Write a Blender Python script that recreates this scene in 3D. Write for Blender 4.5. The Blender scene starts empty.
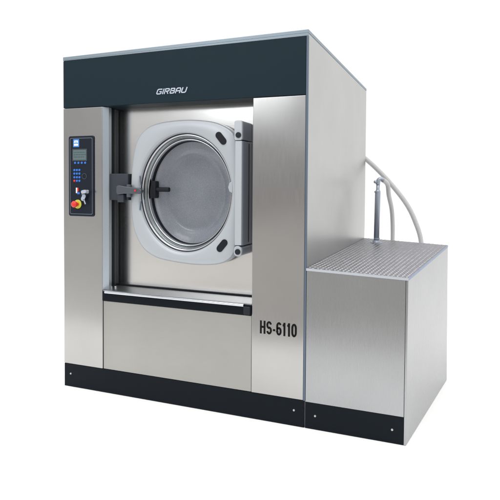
import bpy, bmesh, math, random
from mathutils import Vector, Matrix
random.seed(4)
C = bpy.context.scene.collection
R = math.radians

# ------------------------------------------------------------------ camera
cam = bpy.data.cameras.new('camera'); co = bpy.data.objects.new('camera', cam); C.objects.link(co)
bpy.context.scene.camera = co
YAW, PIT, ROL = 0.3594, 0.0288, 0.0076
fw = Vector((-math.sin(YAW)*math.cos(PIT), math.cos(YAW)*math.cos(PIT), -math.sin(PIT)))
rt = Vector((math.cos(YAW), math.sin(YAW), 0)); up = rt.cross(fw)
r2 = math.cos(ROL)*rt + math.sin(ROL)*up; u2 = -math.sin(ROL)*rt + math.cos(ROL)*up
m = Matrix((r2, u2, -fw)).transposed().to_4x4(); m.translation = Vector((0.8003, -2.7448, 1.343))
co.matrix_world = m
cam.sensor_width = 36; cam.lens = 519.18/500*36
cam.shift_x = -17.41/500; cam.shift_y = -48.64/500
cam.clip_start = .05; cam.clip_end = 500

# ------------------------------------------------------------------ world: white studio, greyer behind the camera
w = bpy.data.worlds.new('World'); bpy.context.scene.world = w; w.use_nodes = True
nt = w.node_tree; N = nt.nodes; Lk = nt.links; N.clear()
out = N.new('ShaderNodeOutputWorld'); bg = N.new('ShaderNodeBackground'); Lk.new(bg.outputs[0], out.inputs[0])
tc = N.new('ShaderNodeTexCoord'); sp = N.new('ShaderNodeSeparateXYZ'); Lk.new(tc.outputs['Generated'], sp.inputs[0])
front = N.new('ShaderNodeValToRGB'); front.color_ramp.interpolation = 'B_SPLINE'
def ramp(cr, stops):
    while len(cr.elements) > 1: cr.elements.remove(cr.elements[-1])
    cr.elements[0].position = stops[0][0]; cr.elements[0].color = (*stops[0][1], 1)
    for p, c in stops[1:]:
        e = cr.elements.new(p); e.color = (*c, 1)
mz = N.new('ShaderNodeMapRange'); mz.inputs[1].default_value = -1; mz.inputs[2].default_value = 1
Lk.new(sp.outputs['Z'], mz.inputs[0]); Lk.new(mz.outputs[0], front.inputs[0])
ramp(front.color_ramp, [(0, (.5, .49, .47)), (.34, (.62, .60, .575)), (.41, (.84, .82, .79)), (.455, (.86, .835, .81)), (.480, (.52, .49, .47)), (.512, (.27, .24, .232)),
                        (.545, (.66, .67, .69)), (.58, (1.0, 1.06, 1.12)), (.66, (1.05, 1.10, 1.15)), (1, (1.9, 1.9, 1.9))])
# towards the left of the studio the surroundings are evener
lft = N.new('ShaderNodeValToRGB'); Lk.new(mz.outputs[0], lft.inputs[0])
ramp(lft.color_ramp, [(0, (.6, .59, .57)), (.40, (1.08, 1.07, 1.05)), (.45, (.86, .85, .83)), (.50, (.62, .60, .59)), (.55, (.66, .65, .65)), (.60, (.72, .74, .76)), (1, (1.9, 1.9, 1.9))])
mxx = N.new('ShaderNodeMapRange'); mxx.interpolation_type = 'SMOOTHSTEP'; mxx.inputs[1].default_value = -.42; mxx.inputs[2].default_value = -.64
Lk.new(sp.outputs['X'], mxx.inputs[0])
mlf = N.new('ShaderNodeMix'); mlf.data_type = 'RGBA'; Lk.new(mxx.outputs[0], mlf.inputs[0]); Lk.new(front.outputs[0], mlf.inputs[6]); Lk.new(lft.outputs[0], mlf.inputs[7])
my = N.new('ShaderNodeMapRange'); my.interpolation_type = 'SMOOTHSTEP'
my.inputs[1].default_value = -.25; my.inputs[2].default_value = .35
Lk.new(sp.outputs['Y'], my.inputs[0])
mx = N.new('ShaderNodeMix'); mx.data_type = 'RGBA'
Lk.new(my.outputs[0], mx.inputs[0]); Lk.new(mlf.outputs[2], mx.inputs[6]); back = N.new('ShaderNodeValToRGB'); back.color_ramp.interpolation = 'EASE'; Lk.new(mz.outputs[0], back.inputs[0])
ramp(back.color_ramp, [(0, (1.04, 1.04, 1.04)), (.72, (1.04, 1.04, 1.04)), (.92, (1.9, 1.9, 1.9))]); Lk.new(back.outputs[0], mx.inputs[7])
Lk.new(mx.outputs[2], bg.inputs[0]); bg.inputs[1].default_value = 1.0

# ------------------------------------------------------------------ lamps: softboxes above and in front
def area(name, loc, target, sx, sy, power, col=(1, 1, 1)):
    l = bpy.data.lights.new(name, 'AREA'); l.shape = 'RECTANGLE'; l.size = sx; l.size_y = sy; l.energy = power; l.color = col
    o = bpy.data.objects.new(name, l); C.objects.link(o); o.location = loc
    o.rotation_euler = (Vector(target)-Vector(loc)).to_track_quat('-Z', 'Y').to_euler()
    return o
area('overhead_softbox', (-.4, -1.2, 5.2), (-.4, -.2, 0), 6, 4, 190, (1, .99, .98))
area('front_softbox', (-2.6, -4.5, 3.4), (-.7, 0, 1.0), 1.6, 1.6, 30, (.95, .98, 1))

sc = bpy.context.scene
sc.view_settings.view_transform = 'Standard'; sc.view_settings.look = 'None'
sc.view_settings.exposure = 0; sc.view_settings.gamma = 1
sc.render.engine = 'CYCLES'

# ------------------------------------------------------------------ materials
def mat(name, col, rough=.5, metal=0, **kw):
    m = bpy.data.materials.new(name); m.use_nodes = True
    b = m.node_tree.nodes['Principled BSDF']
    b.inputs['Base Color'].default_value = (*col, 1); b.inputs['Roughness'].default_value = rough
    b.inputs['Metallic'].default_value = metal
    for k, v in kw.items(): b.inputs[k.replace('_', ' ')].default_value = v
    nt = m.node_tree
    # faint procedural unevenness so that nothing is perfectly uniform
    n = nt.nodes.new('ShaderNodeTexNoise'); n.inputs['Scale'].default_value = 9; n.inputs['Detail'].default_value = 5
    t = nt.nodes.new('ShaderNodeTexCoord'); nt.links.new(t.outputs['Object'], n.inputs['Vector'])
    mr = nt.nodes.new('ShaderNodeMapRange'); mr.inputs[3].default_value = rough*.88; mr.inputs[4].default_value = min(1, rough*1.14)
    nt.links.new(n.outputs[0], mr.inputs[0]); nt.links.new(mr.outputs[0], b.inputs['Roughness'])
    return m
def steel(name, col, rough, stretch, bump=.02, var=.05):
    m = bpy.data.materials.new(name); m.use_nodes = True; nt = m.node_tree
    b = nt.nodes['Principled BSDF']; b.inputs['Metallic'].default_value = 1
    t = nt.nodes.new('ShaderNodeTexCoord'); mp = nt.nodes.new('ShaderNodeMapping'); mp.inputs['Scale'].default_value = stretch
    nt.links.new(t.outputs['Object'], mp.inputs[0])
    n = nt.nodes.new('ShaderNodeTexNoise'); n.inputs['Scale'].default_value = 1; n.inputs['Detail'].default_value = 6
    nt.links.new(mp.outputs[0], n.inputs['Vector'])
    n2 = nt.nodes.new('ShaderNodeTexNoise'); n2.inputs['Scale'].default_value = 2.2; n2.inputs['Detail'].default_value = 3
    nt.links.new(t.outputs['Object'], n2.inputs['Vector'])
    mr = nt.nodes.new('ShaderNodeMapRange'); mr.inputs[1].default_value = .3; mr.inputs[2].default_value = .7
    mr.inputs[3].default_value = rough*.82; mr.inputs[4].default_value = rough*1.2
    nt.links.new(n.outputs[0], mr.inputs[0]); nt.links.new(mr.outputs[0], b.inputs['Roughness'])
    r = nt.nodes.new('ShaderNodeMapRange'); r.inputs[1].default_value = .3; r.inputs[2].default_value = .7
    r.inputs[3].default_value = 1-var; r.inputs[4].default_value = 1+var
    nt.links.new(n.outputs[0], r.inputs[0])
    r3 = nt.nodes.new('ShaderNodeMapRange'); r3.inputs[1].default_value = .3; r3.inputs[2].default_value = .7
    r3.inputs[3].default_value = .96; r3.inputs[4].default_value = 1.04
    nt.links.new(n2.outputs[0], r3.inputs[0])
    mu = nt.nodes.new('ShaderNodeMath'); mu.operation = 'MULTIPLY'; nt.links.new(r.outputs[0], mu.inputs[0]); nt.links.new(r3.outputs[0], mu.inputs[1])
    sc_ = nt.nodes.new('ShaderNodeVectorMath'); sc_.operation = 'SCALE'; sc_.inputs[0].default_value = col
    nt.links.new(mu.outputs[0], sc_.inputs['Scale']); nt.links.new(sc_.outputs[0], b.inputs['Base Color'])
    bp = nt.nodes.new('ShaderNodeBump'); bp.inputs['Strength'].default_value = bump; bp.inputs['Distance'].default_value = .002
    nt.links.new(n.outputs[0], bp.inputs['Height'])
    n4 = nt.nodes.new('ShaderNodeTexNoise'); n4.inputs['Scale'].default_value = 1.9; n4.inputs['Detail'].default_value = 1; nt.links.new(t.outputs['Object'], n4.inputs['Vector'])
    b4 = nt.nodes.new('ShaderNodeBump'); b4.inputs['Strength'].default_value = 1; b4.inputs['Distance'].default_value = .006   # sheet waviness
    nt.links.new(n4.outputs[0], b4.inputs['Height']); nt.links.new(bp.outputs[0], b4.inputs['Normal']); nt.links.new(b4.outputs[0], b.inputs['Normal'])
    return m
VB = (900, 900, 9)      # vertical brushing
HB = (9, 9, 900)        # horizontal brushing
M = {}
M['steel'] = steel('brushed_steel', (.415, .410, .402), .20, VB, .008, .015)
M['steel_side'] = steel('satin_steel', (.50, .50, .49), .36, VB, .01, .012)
M['steel_flat'] = steel('matt_steel', (.385, .378, .360), .45, HB, .01, .012)
M['steel_back'] = steel('polished_steel', (.70, .69, .675), .19, HB, .008, .012)
M['steel_box'] = steel('cabinet_steel', (.36, .365, .372), .28, VB, .008, .014)
M['sill'] = steel('sill_steel', (.40, .405, .415), .34, (9, 900, 9), .01, .03)
M['chrome'] = mat('chrome', (.62, .63, .66), .14, 1)
M['header'] = mat('slate_paint', (.009, .021, .029), .5, Specular_IOR_Level=.12)
M['plinth'] = mat('plinth_paint', (.005, .008, .012), .5, Specular_IOR_Level=.1)
M['trim'] = mat('blue_grey_trim', (.23, .285, .33), .4, .4)
M['corner'] = mat('corner_trim_paint', (.085, .12, .165), .4)
M['flange'] = mat('bluish_flange_steel', (.42, .47, .52), .28, .8)
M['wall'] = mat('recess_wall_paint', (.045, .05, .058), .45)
M['cast'] = mat('cast_aluminium_paint', (.43, .46, .49), .33, .15)
M['dark'] = mat('dark_plastic', (.010, .013, .019), .42, Specular_IOR_Level=.3)
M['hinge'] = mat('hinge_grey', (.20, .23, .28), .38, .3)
M['bracket'] = mat('bracket_grey', (.032, .038, .050), .42, .2)
M['lever'] = mat('lever_grey', (.10, .11, .13), .35, .6)
M['groove'] = mat('groove_steel', (.34, .37, .37), .22, .9)
M['rubber'] = mat('rubber_seal', (.006, .008, .012), .5, Specular_IOR_Level=.25)
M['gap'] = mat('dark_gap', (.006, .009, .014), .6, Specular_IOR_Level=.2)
M['panel'] = mat('console_black', (.006, .010, .020), .35, Specular_IOR_Level=.25)
M['blue'] = mat('button_blue', (.03, .17, .62), .4)
M['bluelogo'] = mat('emblem_blue', (.05, .25, .72), .4)
M['white'] = mat('print_white', (.8, .84, .9), .5)
M['lcd'] = mat('display_glass', (.10, .15, .155), .2)
M['red'] = mat('button_red', (.70, .03, .025), .35)
M['yellow'] = mat('ring_yellow', (.62, .62, .06), .45)
M['black'] = mat('print_black', (.006, .006, .007), .6, Specular_IOR_Level=.1)
M['silver'] = mat('letter_silver', (.46, .51, .60), .4, .3)
M['hose'] = mat('hose_plastic', (.50, .505, .50), .4)
M['pipe'] = mat('galvanised_pipe', (.36, .40, .47), .42, .6)
M['screw'] = mat('screw_steel', (.50, .48, .45), .3, .7)
M['floor'] = mat('white_floor', (.97, .967, .96), .8)

# glass of the door: partly see-through; reflected grey and drum mesh mottling put into the colour
g = mat('reflection_tinted_glass', (.235, .245, .275), .22, 0, Alpha=.78, Coat_Weight=.5, Coat_Roughness=.12)
nt = g.node_tree; b = nt.nodes['Principled BSDF']
t = nt.nodes.new('ShaderNodeTexCoord'); v = nt.nodes.new('ShaderNodeTexVoronoi'); v.inputs['Scale'].default_value = 150
nt.links.new(t.outputs['Object'], v.inputs['Vector'])
nn = nt.nodes.new('ShaderNodeTexNoise'); nn.inputs['Scale'].default_value = 5; nn.inputs['Detail'].default_value = 6
nt.links.new(t.outputs['Object'], nn.inputs['Vector'])
cr = nt.nodes.new('ShaderNodeValToRGB'); ramp(cr.color_ramp, [(.15, (.165, .18, .212)), (.6, (.265, .283, .325))])
mm = nt.nodes.new('ShaderNodeMath'); mm.operation = 'MULTIPLY_ADD'; mm.inputs[1].default_value = .55; 
nt.links.new(v.outputs['Distance'], mm.inputs[0]); nt.links.new(nn.outputs[0], mm.inputs[2])
m2 = nt.nodes.new('ShaderNodeMath'); m2.operation = 'MULTIPLY'; m2.inputs[1].default_value = .62
nt.links.new(mm.outputs[0], m2.inputs[0]); nt.links.new(m2.outputs[0], cr.inputs[0]); nt.links.new(cr.outputs[0], b.inputs['Base Color'])
M['glass'] = g
# perforated drum steel
d = mat('perforated_drum_steel', (.5, .5, .52), .3, .9)
nt = d.node_tree; b = nt.nodes['Principled BSDF']
t = nt.nodes.new('ShaderNodeTexCoord'); v = nt.nodes.new('ShaderNodeTexVoronoi'); v.inputs['Scale'].default_value = 45; v.inputs['Randomness'].default_value = .1
nt.links.new(t.outputs['Object'], v.inputs['Vector'])
cr = nt.nodes.new('ShaderNodeValToRGB'); ramp(cr.color_ramp, [(.22, (.01, .01, .012)), (.30, (.55, .55, .58))])
nt.links.new(v.outputs['Distance'], cr.inputs[0]); nt.links.new(cr.outputs[0], b.inputs['Base Color'])
M['drum'] = d
# tread plate
M['tread'] = steel('tread_plate_aluminium', (.235, .235, .255), .42, (30, 30, 30), .10, .12)
M['tread_rib'] = steel('pale_rib_aluminium', (.40, .40, .42), .38, (60, 60, 60), .05, .10)  # ribs in a paler tone than the plate
M['tread_edge'] = mat('tread_plate_edge', (.55, .58, .63), .35, .5)
M['tread_side'] = mat('tread_plate_side_edge', (.16, .22, .36), .35, .5)

# ------------------------------------------------------------------ geometry helpers
def obj(name, bm, m, parent=None, smooth=False, bevel=0, seg=2):
    bmesh.ops.recalc_face_normals(bm, faces=bm.faces)
    me = bpy.data.meshes.new(name); bm.to_mesh(me); bm.free()
    for x in (m if isinstance(m, (list, tuple)) else [m]): me.materials.append(x)
    o = bpy.data.objects.new(name, me); C.objects.link(o)
    if smooth:
        for p in me.polygons: p.use_smooth = True
    if parent: o.parent = parent
    if bevel:
        mo = o.modifiers.new('bevel', 'BEVEL'); mo.width = bevel; mo.segments = seg; mo.limit_method = 'ANGLE'; mo.harden_normals = True
        for p in me.polygons: p.use_smooth = True
    return o
def tag(o, label=None, cat=None, group=None, kind=None):
    if label: o['label'] = label
    if cat: o['category'] = cat
    if group: o['group'] = group
    if kind: o['kind'] = kind
def hexa(bm, lo, hi, mi=0):
    """lo, hi: four corners each (bottom ring, top ring)"""
    v = [bm.verts.new(p) for p in lo+hi]; fs = []
    for f in ((0, 1, 2, 3), (4, 5, 6, 7), (0, 1, 5, 4), (1, 2, 6, 5), (2, 3, 7, 6), (3, 0, 4, 7)):
        F = bm.faces.new([v[i] for i in f]); F.material_index = mi; fs.append(F)
    return fs
def box(bm, x0, x1, y0, y1, z0, z1, mi=0):
    return hexa(bm, [(x0, y0, z0), (x1, y0, z0), (x1, y1, z0), (x0, y1, z0)], [(x0, y0, z1), (x1, y0, z1), (x1, y1, z1), (x0, y1, z1)], mi)
def nb(): return bmesh.new()
def bx(name, dims, m, parent, bevel=.002, **k):
    b = nb(); box(b, *dims); return obj(name, b, m, parent, bevel=bevel, **k)
def cyl(bm, c, r, h, axis='y', n=24, r2=None, rz=None):
    """cylinder from c towards +axis, length h"""
    r2 = r if r2 is None else r2
    A = {'x': Vector((1, 0, 0)), 'y': Vector((0, 1, 0)), 'z': Vector((0, 0, 1))}[axis]
    U = Vector((0, 0, 1)) if axis != 'z' else Vector((1, 0, 0)); V = A.cross(U)
    c = Vector(c); r1 = []; rr2 = []
    for i in range(n):
        a = 2*math.pi*i/n; q = U*math.cos(a)+V*math.sin(a)
        r1.append(bm.verts.new(c+q*r)); rr2.append(bm.verts.new(c+A*h+q*r2))
    for i in range(n):
        j = (i+1) % n; bm.faces.new((r1[i], r1[j], rr2[j], rr2[i]))
    bm.faces.new(r1); bm.faces.new(rr2)
def catmull(P, n, closed=False):
    P = [Vector(p) for p in P]; L = len(P); res = []
    rng = range(L) if closed else range(L-1)
    for i in rng:
        if closed: a, b_, c, d_ = P[i-1], P[i], P[(i+1) % L], P[(i+2) % L]
        else: a, b_, c, d_ = P[max(i-1, 0)], P[i], P[i+1], P[min(i+2, L-1)]
        for k in range(n):
            t = k/n
            res.append(.5*((2*b_)+(-a+c)*t+(2*a-5*b_+4*c-d_)*t*t+(-a+3*b_-3*c+d_)*t**3))
    if not closed: res.append(P[-1])
    return res
def tube(bm, path, r, n=16, cap=True):
    rings = []; prev = None
    for i, p in enumerate(path):
        T = (path[min(i+1, len(path)-1)]-path[max(i-1, 0)]).normalized()
        if prev is None: U = T.orthogonal().normalized()
        else: U = (prev-T*prev.dot(T)).normalized()
        prev = U; V = T.cross(U)
        rr = r(i/(len(path)-1)) if callable(r) else r
        rings.append([bm.verts.new(p+(U*math.cos(2*math.pi*k/n)+V*math.sin(2*math.pi*k/n))*rr) for k in range(n)])
    for a, b_ in zip(rings, rings[1:]):
        for k in range(n): bm.faces.new((a[k], a[(k+1) % n], b_[(k+1) % n], b_[k]))
    if cap: bm.faces.new(rings[0]); bm.faces.new(rings[-1])
def prism(bm, pts, y0, y1, mi=0):
    """outline in (x, z) given thickness y0..y1"""
    a = [bm.verts.new((x, y0, z)) for x, z in pts]; b_ = [bm.verts.new((x, y1, z)) for x, z in pts]
    n = len(pts); bm.faces.new(a).material_index = mi; bm.faces.new(b_).material_index = mi
    for i in range(n):
        j = (i+1) % n; bm.faces.new((a[i], a[j], b_[j], b_[i])).material_index = mi
def rrect(x0, x1, z0, z1, r, n=5):
    pts = []
    for cx, cz, a0 in ((x1-r, z1-r, 0), (x0+r, z1-r, 90), (x0+r, z0+r, 180), (x1-r, z0+r, 270)):
        for k in range(n+1):
            a = R(a0+90*k/n); pts.append((cx+r*math.cos(a), cz+r*math.sin(a)))
    return pts
def capsule(cx, cz, L, r, ang, n=8):
    pts = []; c, s = math.cos(ang), math.sin(ang)
    for k in range(n+1):
        a = -math.pi/2+math.pi*k/n; pts.append((L/2+r*math.cos(a), r*math.sin(a)))
    for k in range(n+1):
        a = math.pi/2+math.pi*k/n; pts.append((-L/2+r*math.cos(a), r*math.sin(a)))
    return [(cx+c*x-s*y, cz+s*x+c*y) for x, y in pts]

# ================================================================== setting
b = nb()
vs = [b.verts.new(p) for p in ((-9, -1.45, 0), (9, -1.45, 0), (9, 14, 0), (-9, 14, 0))]; b.faces.new(vs)
fl = obj('floor', b, M['floor']); tag(fl, kind='structure')

# ================================================================== the washer
W = bpy.data.objects.new('washing_machine', None); C.objects.link(W)
tag(W, 'large industrial washing machine with brushed steel front, dark header band and round porthole door', 'washing machine')
D = 1.82; XL = -1.674; XC = -1.3625; XR = -.323; ZP = .1523; ZH = 1.8466
# side panel
b = nb(); hexa(b, [(-.012, .014, 0), (0, .014, 0), (0, D, 0), (-.012, D, 0)], [(-.012, .014, 2.180), (0, .014, 2.180), (0, D, 2.180), (-.012, D, 2.180)])
obj('side_panel', b, M['steel_side'], W, bevel=.002)
bx('rear_panel', (XL, -.0125, D-.012, D-.001, 0, 2.15), M['steel_side'], W, 0)
bx('side_panel', (XL, XL+.012, .31, D-.0125, 0, 2.15), M['steel_side'], W, 0)
# top
b = nb(); hexa(b, [(XL, -.001, 2.157), (0, -.001, 2.166), (0, .012, 2.166), (XL, .012, 2.157)],
                  [(XL, -.001, 2.161), (0, -.001, 2.1815), (0, .012, 2.1815), (XL, .012, 2.161)])
hexa(b, [(XL, -.001, 2.1612), (.001, -.001, 2.1817), (.001, D, 2.1817), (XL, D, 2.1612)],
        [(XL, -.001, 2.181), (.001, -.001, 2.200), (.001, D, 2.200), (XL, D, 2.181)])
obj('top_panel', b, M['trim'], W, bevel=.0015)
bx('corner_trim', (-.010, .0015, -.0015, .013, ZP+.001, 2.1655), M['corner'], W, .002)
# header
b = nb(); hexa(b, [(XL, 0, ZH), (-.0105, 0, ZH), (-.0105, .30, ZH), (XL, .30, ZH)], [(XL, 0, 2.1565), (-.0105, 0, 2.1655), (-.0105, .30, 2.1655), (XL, .30, 2.1565)])
header = obj('header_panel', b, M['header'], W, bevel=.004)
# columns
left = bx('front_column', (XL, XC, 0, .067, ZP+.002, ZH-.002), M['steel'], W, .004)
right = bx('front_column', (XR, -.0105, 0, .150, ZP+.002, ZH-.002), M['steel'], W, .004)
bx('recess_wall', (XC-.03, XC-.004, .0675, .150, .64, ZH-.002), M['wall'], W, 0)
b = nb(); hexa(b, [(XC+.0005, .0005, .668), (XC+.026, .034, .668), (XC+.026, .060, .668), (XC+.0005, .066, .668)], [(XC+.0005, .0005, ZH-.003), (XC+.026, .034, ZH-.003), (XC+.026, .060, ZH-.003), (XC+.0005, .066, ZH-.003)])
obj('column_flange', b, M['flange'], W, bevel=.001)
bx('recess_seal', (XC-.004, XC+.004, .070, .120, .68, ZH-.004), M['rubber'], W, .002)
# lower panel and plinth
bx('lower_panel', (XC+.0025, XR-.0025, .006, .03, ZP+.002, .5965), M['steel_flat'], W, .002)
bx('seam_backing', (XC-.001, XR+.001, .031, .05, ZP, .60), M['gap'], W, 0)
pl = bx('plinth', (XL, -.0045, .003, .03, 0, ZP), M['plinth'], W, .002)
def screw(x, z, parent, r=.0065, y=.003):
    b = nb(); cyl(b, (x, y-.003, z), r*.8, .003, 'y', 16, r2=r); box(b, x-r*.55, x+r*.55, y-.0036, y-.0029, z-.0008, z+.0008)
    return obj('screw', b, M['screw'], parent)
screw(-1.622, .087, pl); screw(-.064, .09, pl)
# sill
b = nb()
hexa(b, [(XC+.001, .004, .6585), (XR-.001, .004, .6585), (XR-.001, .1485, .6585), (XC+.001, .1485, .6585)],
        [(XC+.001, .004, .666), (XR-.001, .004, .668), (XR-.001, .1485, .677), (XC+.001, .1485, .677)])
sill = obj('sill', b, M['sill'], W, bevel=.0015)
b = nb(); hexa(b, [(XC+.001, -.004, .5985), (XR-.001, -.004, .601), (XR-.001, .05, .601), (XC+.001, .05, .5985)],
                  [(XC+.001, -.004, .658), (XR-.001, -.004, .658), (XR-.001, .05, .658), (XC+.001, .05, .658)])
obj('drip_rail', b, M['plinth'], W, bevel=.003)
b = nb(); tube(b, [Vector((XC+.028, -.010, .658)), Vector((XR-.045, -.010, .657))], .0085, 16)
b2 = nb(); box(b2, XC+.002, XR-.002, .140, .1485, .6775, .684); obj('sill_shadow_strip', b2, M['gap'], sill)  # dark strip stands for the shadow between recess panel and sill
obj('chrome_bar', b, M['chrome'], sill, smooth=False)
b = nb(); box(b, XR-.044, XR-.004, -.020, -.0045, .606, .652); obj('rail_end_cap', b, M['dark'], W, bevel=.004)
for x, y in ((XC+.022, .060), (XC+.045, .075)):
    b = nb(); cyl(b, (x, y, .667), .008, .016, 'z', 12); obj('bolt', b, M['chrome'], sill)

# back panel of the recess with a round opening
CX, CZ = -.80, 1.30
b = nb(); n = 96
x0, x1, z0, z1 = XC-.003, XR+.001, .655, ZH+.02
angs = [2*math.pi*i/n for i in range(n)] + [math.atan2(z-CZ, x-CX) % (2*math.pi) for x in (x0, x1) for z in (z0, z1)]
angs = sorted(angs)
inn = []; ou = []
for a in angs:
    c, s = math.cos(a), math.sin(a)
    t = min((x1-CX)/c if c > 1e-9 else 1e9, (x0-CX)/c if c < -1e-9 else 1e9, (z1-CZ)/s if s > 1e-9 else 1e9, (z0-CZ)/s if s < -1e-9 else 1e9)
    inn.append((CX+.322*c, CZ+.366*s)); ou.append((CX+t*c, CZ+t*s))
ra = [[b.verts.new((x, y, z)) for x, z in ring] for ring, y in ((ou, .15), (inn, .15), (inn, .165), (ou, .165))]
k = len(angs)
for A, B in zip(ra, ra[1:]+ra[:1]):
    for i in range(k):
        try: b.faces.new((A[i], A[(i+1) % k], B[(i+1) % k], B[i]))
        except ValueError: pass
obj('recess_panel', b, M['steel_back'], W)
# drum
b = nb(); rings = []
for rx, rz, y in ((.325, .37, .30), (.40, .455, .31), (.42, .475, .34), (.42, .475, 1.25), (.10, .11, 1.27)):
    rings.append([b.verts.new((CX+rx*math.cos(2*math.pi*i/64), y, CZ+rz*math.sin(2*math.pi*i/64))) for i in range(64)])
for A, B in zip(rings, rings[1:]):
    for i in range(64): b.faces.new((A[i], A[(i+1) % 64], B[(i+1) % 64], B[i]))
b.faces.new(rings[-1])
obj('drum', b, M['drum'], W, smooth=True)

# ---- door
out_pts = [(-1.187, 1.300), (-1.184, 1.39), (-1.178, 1.466), (-1.154, 1.590), (-1.118, 1.660), (-1.058, 1.709), (-.977, 1.734), (-.887, 1.744), (-.79, 1.747),
           (-.700, 1.742), (-.607, 1.728), (-.544, 1.706), (-.490, 1.674), (-.455, 1.628), (-.439, 1.54), (-.432, 1.42), (-.430, 1.30), (-.432, 1.18), (-.440, 1.05), (-.462, .948),
           (-.505, .898), (-.571, .872), (-.678, .861), (-.783, .862), (-.932, .876), (-1.023, .899), (-1.101, .951), (-1.158, 1.045), (-1.180, 1.145), (-1.186, 1.225)]
cl = catmull([(x, 0, z) for x, z in out_pts], 12, True)
pol = sorted([(math.atan2(p.z-CZ, p.x-CX) % (2*math.pi), math.hypot(p.x-CX, p.z-CZ)) for p in cl])
def rout(a):
    a %= 2*math.pi
    ext = [(pol[-1][0]-2*math.pi, pol[-1][1])] + pol + [(pol[0][0]+2*math.pi, pol[0][1])]
    for (a0, q0), (a1, q1) in zip(ext, ext[1:]):
        if a0 <= a <= a1: return q0+(q1-q0)*(a-a0)/max(a1-a0, 1e-9)
def ell(a, ax, bz):
    return ax*bz/math.hypot(bz*math.cos(a), ax*math.sin(a))
n = 160
def ring_pts(f, y):
    r_ = []
    for i in range(n):
        a = 2*math.pi*i/n; q = f(a); r_.append((CX+q*math.cos(a), y, CZ+q*math.sin(a)))
    return r_
def loft(bm, rings, close=False):
    vs = [[bm.verts.new(p) for p in r_] for r_ in rings]
    prs = list(zip(vs, vs[1:])) + ([(vs[-1], vs[0])] if close else [])
    for A, B in prs:
        k = len(A)
        for i in range(k): bm.faces.new((A[i], A[(i+1) % k], B[(i+1) % k], B[i]))
    return vs
HA, HBz = .324, .368
hole = lambda a: ell(a, HA, HBz)
b = nb()
loft(b, [ring_pts(rout, .125), ring_pts(rout, .072), ring_pts(lambda a: rout(a)-.0015, .060), ring_pts(lambda a: rout(a)-.006, .054), ring_pts(lambda a: rout(a)-.013, .0508),
         ring_pts(lambda a: rout(a)*.6+hole(a)*.4-.005, .0475), ring_pts(lambda a: hole(a)+.016, .049), ring_pts(lambda a: hole(a)+.006, .052), ring_pts(lambda a: hole(a)+.001, .058),
         ring_pts(lambda a: hole(a)-.002, .066), ring_pts(lambda a: hole(a)-.004, .095), ring_pts(lambda a: hole(a)+.0, .125)], True)
door = obj('door', b, M['cast'], W, smooth=True)
# stepped ring around the glass: dark seal, chrome lip, groove, chrome lip, dark seal
def ering(name, prof, m, parent, smooth=True):
    b = nb(); loft(b, [ring_pts(lambda a, s=s: ell(a, HA*s, HBz*s), y) for s, y in prof], True)
    return obj(name, b, m, parent, smooth=smooth)
ering('door_seal', [(1.0, .072), (.984, .075), (.970, .090), (.965, .12), (1.0, .12)], M['rubber'], door)
ering('chrome_ring', [(.984, .080), (.975, .076), (.958, .078), (.950, .086), (.948, .125), (.966, .125)], M['chrome'], door)
ering('groove_ring', [(.949, .096), (.940, .100), (.922, .112), (.904, .120), (.904, .14), (.949, .14)], M['groove'], door)
ering('chrome_ring', [(.908, .112), (.901, .108), (.888, .112), (.882, .124), (.880, .152), (.905, .152)], M['chrome'], door)
ering('door_seal', [(.883, .136), (.876, .142), (.870, .160), (.874, .178), (.90, .178)], M['rubber'], door)
# glass bowl bulging into the drum, turned inwards
b = nb(); prof = [(.895, .160), (.868, .1605), (.855, .163), (.80, .170), (.74, .179), (.70, .187), (.675, .192), (.650, .195), (.60, .196), (.40, .197), (.2, .198)]
vs = loft(b, [ring_pts(lambda a, s=s: ell(a, HA*s, HBz*s), y) for s, y in prof]); b.faces.new(vs[-1])
obj('door_glass', b, M['glass'], door, smooth=True)
# grip slots: raised dark capsules, the recess's shade put into their colour
for cx, cz, an in ((-.5455, 1.626, R(-50)), (-.535, .988, R(50))):
    b = nb(); prism(b, capsule(cx, cz, .048, .0205, an), .0435, .052); obj('grip_slot', b, M['rubber'], door, bevel=.002)
# small striker tab on the right rim
b = nb(); prism(b, [(-.470, 1.375), (-.492, 1.362), (-.500, 1.335), (-.492, 1.312), (-.470, 1.30)], .050, .075)
obj('striker_tab', b, M['cast'], door, bevel=.003)
# notches in the left rim
for z in (1.375, 1.215):
    b = nb(); prism(b, capsule(-1.108-.0, z, .050, .004, R(90+(8 if z > 1.3 else -8))), .0475, .052); obj('rim_notch', b, M['corner'], door, bevel=.001)
# hinge
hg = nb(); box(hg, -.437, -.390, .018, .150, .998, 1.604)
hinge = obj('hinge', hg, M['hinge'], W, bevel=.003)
b = nb(); prism(b, rrect(-.4345, -.3925, 1.000, 1.604, .004), .003, .0178); obj('hinge_cover', b, M['cast'], hinge, bevel=.004)
b = nb(); box(b, -.400, -.3892, .102, .114, 1.01, 1.595); obj('hinge_groove', b, M['rubber'], hinge)
for z0, z1, zc, rr in ((1.608, 1.722, 1.637, .012), (.935, .996, .963, .022)):
    b = nb(); prism(b, rrect(-.439, -.391, z0, z1, rr), .001, .0195); k = obj('hinge_knuckle', b, M['cast'], hinge, bevel=.003)
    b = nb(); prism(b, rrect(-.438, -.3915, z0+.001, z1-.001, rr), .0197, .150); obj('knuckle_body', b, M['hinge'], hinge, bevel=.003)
    b = nb(); cyl(b, (-.412, -.006, zc), .0165, .012, 'y', 28); cyl(b, (-.412, -.008, zc), .008, .003, 'y', 12); obj('hinge_pin', b, M['dark'], hinge, bevel=.001)
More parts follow.
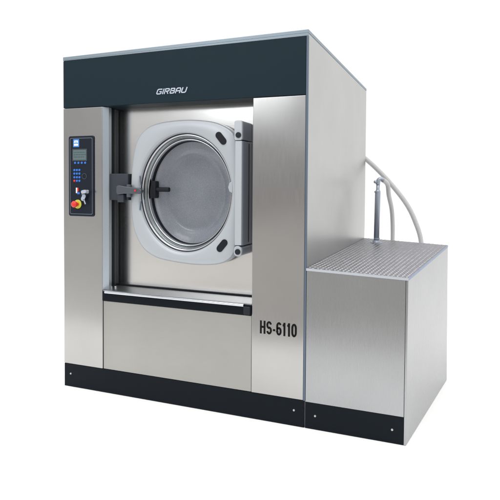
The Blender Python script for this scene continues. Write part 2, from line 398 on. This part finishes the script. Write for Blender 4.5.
# latch
b = nb(); box(b, XC+.004, -1.200, .045, .1495, 1.247, 1.418)
latch = obj('latch_bracket', b, M['bracket'], W, bevel=.005)
b = nb(); prism(b, [(-1.262, 1.337), (-1.245, 1.343), (-1.19, 1.335), (-1.09, 1.326), (-1.075, 1.313), (-1.078, 1.297), (-1.10, 1.290), (-1.20, 1.290), (-1.255, 1.284), (-1.265, 1.30)], .008, .036)
obj('latch_lever', b, M['lever'], latch, bevel=.005)
b = nb(); cyl(b, (-1.178, .028, 1.268), .017, .080, 'z', 20); obj('latch_pin', b, M['lever'], latch, bevel=.003)
b = nb(); box(b, -1.262, -1.215, .018, .046, 1.235, 1.285); obj('latch_catch', b, M['bracket'], latch, bevel=.004)
b = nb(); cyl(b, (-1.118, .004, 1.310), .006, .005, 'y', 14); obj('rivet', b, M['red'], latch)
b = nb(); prism(b, rrect(-1.070, -1.035, 1.262, 1.372, .008), .105, .150)  # black block and peg imitate the latch lever's reflection in the glass
refl = obj('lever_reflection_block', b, M['rubber'], door, bevel=.004)
b = nb(); tube(b, [Vector((-1.045, .125, 1.318)), Vector((-.945, .125, 1.318))], .0145, 16); obj('lever_reflection_peg', b, M['rubber'], refl)

# ---- control console on the left column
b = nb(); prism(b, rrect(-1.6265, -1.4225, 1.139, 1.662, .014), -.006, 0.001)
cons = obj('control_panel', b, M['panel'], W, bevel=.003)
b = nb(); A = rrect(-1.615, -1.434, 1.152, 1.649, .010); B = rrect(-1.611, -1.438, 1.156, 1.645, .008)
va = [b.verts.new((x, -.0066, z)) for x, z in A]; vb = [b.verts.new((x, -.0066, z)) for x, z in B]
for i in range(len(A)):
    j = (i+1) % len(A); b.faces.new((va[i], va[j], vb[j], vb[i]))
obj('panel_border', b, mat('border_line', (.10, .12, .16), .4), cons)
Y = -.006
b = nb(); prism(b, rrect(-1.587, -1.540, 1.590, 1.641, .003), Y-.0015, Y); em = obj('maker_emblem', b, M['bluelogo'], cons)
b = nb()
prism(b, [(-1.580, 1.622), (-1.573, 1.634), (-1.566, 1.634), (-1.566, 1.618), (-1.580, 1.618)], Y-.0025, Y-.0014)
prism(b, [(-1.561, 1.618), (-1.561, 1.634), (-1.553, 1.634), (-1.547, 1.622), (-1.547, 1.618)], Y-.0025, Y-.0014)
box(b, -1.580, -1.547, Y-.0025, Y-.0014, 1.598, 1.612)
obj('emblem_mark', b, M['white'], em)
b = nb(); prism(b, rrect(-1.594, -1.476, 1.499, 1.578, .004), Y-.002, Y); obj('display_bezel', b, mat('bezel', (.035, .045, .055), .4), cons)
b = nb(); box(b, -1.587, -1.483, Y-.003, Y-.0019, 1.506, 1.571); ds = obj('display', b, M['lcd'], cons)
b = nb()
for zz in (1.555, 1.540, 1.525):
    x = -1.58
    while x < -1.495:
        l = random.uniform(.004, .012); box(b, x, x+l, Y-.0034, Y-.0029, zz-.003, zz+.003); x += l+random.uniform(.003, .006)
obj('display_segments', b, mat('lcd_segments', (.05, .075, .08), .4), ds)
def button(x, z, r, m, name='button'):
    b = nb(); cyl(b, (x, Y-.004, z), r*.85, .004, 'y', 18, r2=r); return obj(name, b, m, cons, bevel=0)
for x in (-1.572, -1.545, -1.518, -1.491): button(x, 1.487, .0076, M['blue'])
for i, z in enumerate((1.440, 1.417, 1.393, 1.370)):
    for j, x in enumerate((-1.578, -1.5575, -1.537)):
        button(x, z, .0076, M['red'] if (i == 3 and j == 0) else M['blue'])
b = nb(); loft(b, [[(-1.499+q*math.cos(2*math.pi*i/24), yy, 1.400+q*math.sin(2*math.pi*i/24)) for i in range(24)] for q, yy in ((.019, Y), (.019, Y-.002), (.016, Y-.002), (.016, Y))], True)
obj('card_reader_ring', b, mat('ring_dark', (.05, .06, .075), .4), cons)
b = nb(); box(b, -1.566, -1.556, Y-.002, Y, 1.290, 1.325); obj('socket_mark', b, M['white'], cons)
b = nb(); box(b, -1.555, -1.546, Y-.002, Y, 1.300, 1.325); obj('socket_mark', b, M['red'], cons)
b = nb(); box(b, -1.556, -1.536, Y-.002, Y, 1.283, 1.296); obj('socket_mark', b, M['blue'], cons)
# key switch with key and spare key hanging from it
b = nb(); cyl(b, (-1.466, Y-.012, 1.300), .012, .012, 'y', 20); ks = obj('key_switch', b, M['chrome'], cons, bevel=.001)
b = nb(); prism(b, rrect(-1.470, -1.462, 1.292, 1.308, .002), Y-.034, Y-.0122)
prism(b, capsule(-1.468, 1.300, .018, .011, R(10)), Y-.046, Y-.034); obj('key', b, M['silver'], ks)
b = nb(); prism(b, capsule(-1.492, 1.262, .020, .013, R(60)), Y-.020, Y-.017); prism(b, [(-1.494, 1.252), (-1.484, 1.248), (-1.472, 1.222), (-1.479, 1.218)], Y-.020, Y-.017)
obj('key', b, M['silver'], ks)
b = nb(); tube(b, catmull([(-1.470, Y-.04, 1.300), (-1.482, Y-.04, 1.292), (-1.490, Y-.03, 1.276), (-1.484, Y-.02, 1.268)], 5), .0018, 8); obj('key_loop', b, M['silver'], ks)
# emergency stop
b = nb(); cyl(b, (-1.551, Y-.005, 1.218), .029, .005, 'y', 32); es = obj('emergency_collar', b, M['yellow'], cons, bevel=.001)
b = nb(); cyl(b, (-1.551, Y-.030, 1.218), .012, .026, 'y', 20); obj('button_stem', b, M['red'], es)
b = nb()
loft(b, [[(-1.551+q*math.cos(2*math.pi*i/28), yy, 1.218+q*math.sin(2*math.pi*i/28)) for i in range(28)] for q, yy in ((.0205, -.036), (.0215, -.043), (.019, -.049), (.010, -.053), (.001, -.054))])
obj('emergency_button', b, M['red'], es, smooth=True)

# ---- lettering
def strokes(name, polys, x0, z0, sx, sz, wd, y, m, parent, shear=0):
    """each stroke: a polyline in letter units (closed when it ends where it starts), drawn as a ribbon of width wd"""
    b = nb(); k = 0
    for pts in polys:
        closed = pts[0] == pts[-1] and len(pts) > 3
        P = [Vector((x0+(px_+shear*pz_)*sx, z0+pz_*sz)) for px_, pz_ in (pts[:-1] if closed else pts)]
        n_ = len(P); L, Rr = [], []
        for i, p in enumerate(P):
            t1 = (p-P[i-1]).normalized() if (i > 0 or closed) else None
            t2 = (P[(i+1) % n_]-p).normalized() if (i < n_-1 or closed) else None
            t1 = t1 or t2; t2 = t2 or t1
            t = (t1+t2).normalized(); nrm = Vector((-t.y, t.x)); q = min(1/max(nrm.dot(Vector((-t1.y, t1.x))), .5), 1.6)
            L.append(p+nrm*wd/2*q); Rr.append(p-nrm*wd/2*q)
        yy = y-.00012*k; k += 1
        vl = [b.verts.new((q.x, yy, q.y)) for q in L]; vr = [b.verts.new((q.x, yy, q.y)) for q in Rr]
        ul = [b.verts.new((q.x, y+.002, q.y)) for q in L]; ur = [b.verts.new((q.x, y+.002, q.y)) for q in Rr]
        for i in range(n_ if closed else n_-1):
            j = (i+1) % n_
            b.faces.new((vl[i], vl[j], vr[j], vr[i])); b.faces.new((vl[i], vl[j], ul[j], ul[i])); b.faces.new((vr[i], vr[j], ur[j], ur[i]))
        if not closed:
            for i in (0, -1): b.faces.new((vl[i], vr[i], ur[i], ul[i]))
    return obj(name, b, m, parent)
def arc(cx, cz, rx, rz, a0, a1, n=10):
    return [(cx+rx*math.cos(R(a0+(a1-a0)*i/n)), cz+rz*math.sin(R(a0+(a1-a0)*i/n))) for i in range(n+1)]
def letter(ch):
    """unit cell: height 1 (centre lines .08 to .92), width about .5"""
    if ch == 'H': return [[(.08, 0), (.08, 1)], [(.44, 0), (.44, 1)], [(.08, .52), (.44, .52)]], .60
    if ch == 'S': return [arc(.25, .70, .175, .225, 15, 200, 10)+arc(.25, .68, .175, .20, 215, 262, 3)+arc(.25, .30, .18, .22, 80, -20, 8)+arc(.25, .30, .18, .225, -30, -165, 8)], .56
    if ch == '-': return [[(.03, .36), (.25, .36)]], .33
    if ch == '6': return [arc(.24, .70, .165, .225, 25, 180, 10)+[(.075, .5), (.075, .30)]+arc(.24, .30, .165, .225, 180, 360, 10)+[(.40, .40), (.36, .50), (.27, .555), (.17, .54), (.10, .48)]], .53
    if ch == '1': return [[(.20, 0), (.20, 1)], [(.04, .78), (.13, .80), (.19, .94)]], .40
    if ch == '0': return [arc(.24, .67, .165, .255, 0, 180, 10)+arc(.24, .33, .165, .255, 180, 360, 10)+[(.405, .67)]], .50
polys = []; adv = 0
for ch in 'HS-6110':
    st, w_ = letter(ch); polys += [[(a_+adv, c_) for a_, c_ in p_] for p_ in st]; adv += w_+.035
strokes('model_lettering', polys, -.270, .503, .218/(adv-.065), .075, .0112, -.0008, M['black'], right)
# maker's word in slanted square letters
Gs = [([[(.62, .80), (.60, .92), (.12, .92), (0, .78), (0, .20), (.1, .08), (.55, .08), (.64, .18), (.64, .48), (.34, .48)]], .88),
      ([[(.05, 0), (.05, 1)]], .28),
      ([[(.05, 0), (.05, .92), (.55, .92), (.64, .82), (.64, .60), (.55, .50), (.05, .50)], [(.34, .48), (.64, 0)]], .88),
      ([[(.05, .08), (.05, .92), (.52, .92), (.60, .82), (.60, .62), (.52, .52), (.05, .52)], [(.52, .50), (.64, .40), (.64, .18), (.54, .08), (.05, .08)]], .88),
      ([[(.02, 0), (.02, .74), (.14, .92), (.52, .92), (.64, .74), (.64, 0)], [(.02, .42), (.64, .42)]], .88),
      ([[(.02, 1), (.02, .20), (.12, .08), (.54, .08), (.64, .20), (.64, 1)]], .70)]
polys = []; adv = 0
for st, w_ in Gs:
    polys += [[(a_+adv, c_) for a_, c_ in p_] for p_ in st]; adv += w_
strokes('maker_lettering', polys, -.960, 1.8985, .212/(adv+.2), .033, .0062, -.0022, M['silver'], header, shear=.30)

# ================================================================== the cabinet beside it
S = bpy.data.objects.new('side_cabinet', None); C.objects.link(S); S.location = (0, 0, 0)
tag(S, 'low brushed steel cabinet with ribbed tread plate top standing right of the washing machine', 'cabinet')
FR = Vector((.548, 0, .878)); BR = Vector((.7095, 1.20, .930)); FL = Vector((.002, 0, .895)); BL = Vector((.002, 1.83, .895))
TH = .014
dn = Vector((0, 0, TH))
b = nb(); hexa(b, [(.003, 0, ZP-.003), (.534, 0, .149), (.534, .016, .149), (.003, .016, ZP-.003)],
                  [tuple(Vector((.003, 0, .895))-dn), (.534, 0, .878-TH), (.534, .016, .878-TH), (.003, .016, .895-TH)])
obj('front_panel', b, M['steel_box'], S, bevel=.002)
b = nb(); hexa(b, [(.535, 0, 0), (.547, 0, 0), (.7195, 1.062, 0), (.7075, 1.063, 0)],
                  [(.535, 0, .878-TH), (.547, 0, .878-TH), (.7085, 1.196, .930-TH), (.6965, 1.198, .930-TH)])
obj('side_panel', b, M['steel_box'], S, bevel=.003)
b = nb(); hexa(b, [(.003, 1.70, 0), (.7068, 1.064, 0), (.700, 1.052, 0), (.003, 1.685, 0)],
                  [(.003, 1.815, .895-TH), (.696, 1.198, .929-TH), (.69, 1.186, .929-TH), (.003, 1.80, .895-TH)])
obj('rear_panel', b, M['steel_box'], S)
pb = bx('plinth', (.0005, .5345, .003, .03, 0, ZP-.004), M['plinth'], S, .002)
screw(.059, .077, pb); screw(.476, .073, pb)
def G(u, v, h=0):
    return (FL*(1-u)+FR*u)*(1-v)+(BL*(1-u)+BR*u)*v+Vector((0, 0, h))
b = nb()
nu, nv = 12, 24
top = [[b.verts.new(G(i/nu, j/nv)+Vector((0, -.006*(1-j/nv), 0))) for i in range(nu+1)] for j in range(nv+1)]
bot = [[b.verts.new(G(i/nu, j/nv, -TH)+Vector((0, -.006*(1-j/nv), 0))) for i in range(nu+1)] for j in range(nv+1)]
for j in range(nv):
    for i in range(nu):
        b.faces.new((top[j][i], top[j][i+1], top[j+1][i+1], top[j+1][i])); b.faces.new((bot[j][i], bot[j][i+1], bot[j+1][i+1], bot[j+1][i]))
for i in range(nu):
    f = b.faces.new((top[0][i], top[0][i+1], bot[0][i+1], bot[0][i])); f.material_index = 1
    f = b.faces.new((top[nv][i], top[nv][i+1], bot[nv][i+1], bot[nv][i])); f.material_index = 1
for j in range(nv):
    f = b.faces.new((top[j][0], top[j+1][0], bot[j+1][0], bot[j][0])); f.material_index = 1
    f = b.faces.new((top[j][nu], top[j+1][nu], bot[j+1][nu], bot[j][nu])); f.material_index = 2
tp = obj('tread_plate', b, [M['tread'], M['tread_edge'], M['tread_side']], S)
b = nb()
rows, cols = 74, 23
for j in range(rows):
    for i in range(cols):
        u = (i+.5)/cols; v = (j+.5)/rows
        c = G(u, v); du = (G(u+.01, v)-G(u-.01, v)).normalized(); dv = (G(u, v+.01)-G(u, v-.01)).normalized()
        ang = R(38) if (i+j) % 2 else R(-38)
        a = du*math.cos(ang)+dv*math.sin(ang); p = -du*math.sin(ang)+dv*math.cos(ang)
        Lh, wd, h = .0112*random.uniform(.85, 1.1), .0036, .0024*random.uniform(.7, 1.1)
        v0 = [b.verts.new(c+q) for q in (a*Lh, p*wd, -a*Lh, -p*wd)]
        v1 = [b.verts.new(c+q+Vector((0, 0, h))) for q in (a*Lh*.72, p*wd*.55, -a*Lh*.72, -p*wd*.55)]
        b.faces.new(v1)
        for k in range(4): b.faces.new((v0[k], v0[(k+1) % 4], v1[(k+1) % 4], v1[k]))
obj('plate_ribs', b, M['tread_rib'], tp)
# standpipe
px, py = .166, 1.41
b = nb(); cyl(b, (px, py, .897), .045, .010, 'z', 28); cyl(b, (px, py, .907), .032, .016, 'z', 28, r2=.026)
pipe0 = obj('pipe_flange', b, M['pipe'], S, bevel=.002)
b = nb()
prof = [(.91, .0215), (1.305, .0215), (1.315, .019), (1.32, .015), (1.325, .0135), (1.372, .0135)]
rr = [[(px+.006*(z-.9)/.4+q*math.cos(2*math.pi*i/28), py+q*math.sin(2*math.pi*i/28), z) for i in range(28)] for z, q in prof]
vs = loft(b, rr); b.faces.new(vs[0]); b.faces.new(vs[-1])
for f in b.faces: f.smooth = True
obj('standpipe', b, M['pipe'], S, bevel=0, smooth=True)
b = nb()
tube(b, catmull([(px+.006, py, 1.365), (px+.007, py, 1.385), (px+.014, py+.003, 1.402), (px+.030, py+.008, 1.408), (px+.045, py+.012, 1.400)], 6), .017, 18)
cyl(b, (px-.012, py-.022, 1.385), .012, .044, 'y', 16)
obj('pipe_elbow', b, M['pipe'], S, smooth=True)
for z in (.93, 1.30):
    b = nb(); loft(b, [[(px+.003+q*math.cos(2*math.pi*i/28), py+q*math.sin(2*math.pi*i/28), z+dz) for i in range(28)] for q, dz in ((.020, 0), (.0240, 0), (.0240, .012), (.020, .012))], True)
    obj('pipe_collar', b, M['pipe'], S, bevel=.001)

# ================================================================== hoses
b = nb()
tube(b, catmull([(px+.043, py+.012, 1.401), (px+.068, py+.10, 1.365), (.226, 1.66, 1.275), (.2335, 1.79, 1.16), (.2365, 1.85, 1.03), (.236, 1.87, .86), (.23, 1.88, .5), (.21, 1.90, .1), (.18, 1.96, .026), (.05, 2.1, .022)], 10), .0185, 18)
h1 = obj('hose', b, M['hose'], smooth=True)
tag(h1, 'short grey hose dropping from the top of the standpipe behind the cabinet', 'hose')
b = nb()
tube(b, catmull([(-.30, 1.89, 1.70), (-.15, 1.87, 1.675), (-.02, 1.87, 1.602), (.126, 1.88, 1.468), (.258, 1.88, 1.320), (.358, 1.88, 1.184), (.424, 1.88, 1.048), (.473, 1.88, .888), (.50, 1.88, .6), (.51, 1.89, .15), (.49, 1.93, .03), (.38, 2.1, .022)], 10), .0205, 18)
h2 = obj('hose', b, M['hose'], smooth=True)
tag(h2, 'long pale hose arching down from behind the machine to the cabinet rear right', 'hose')
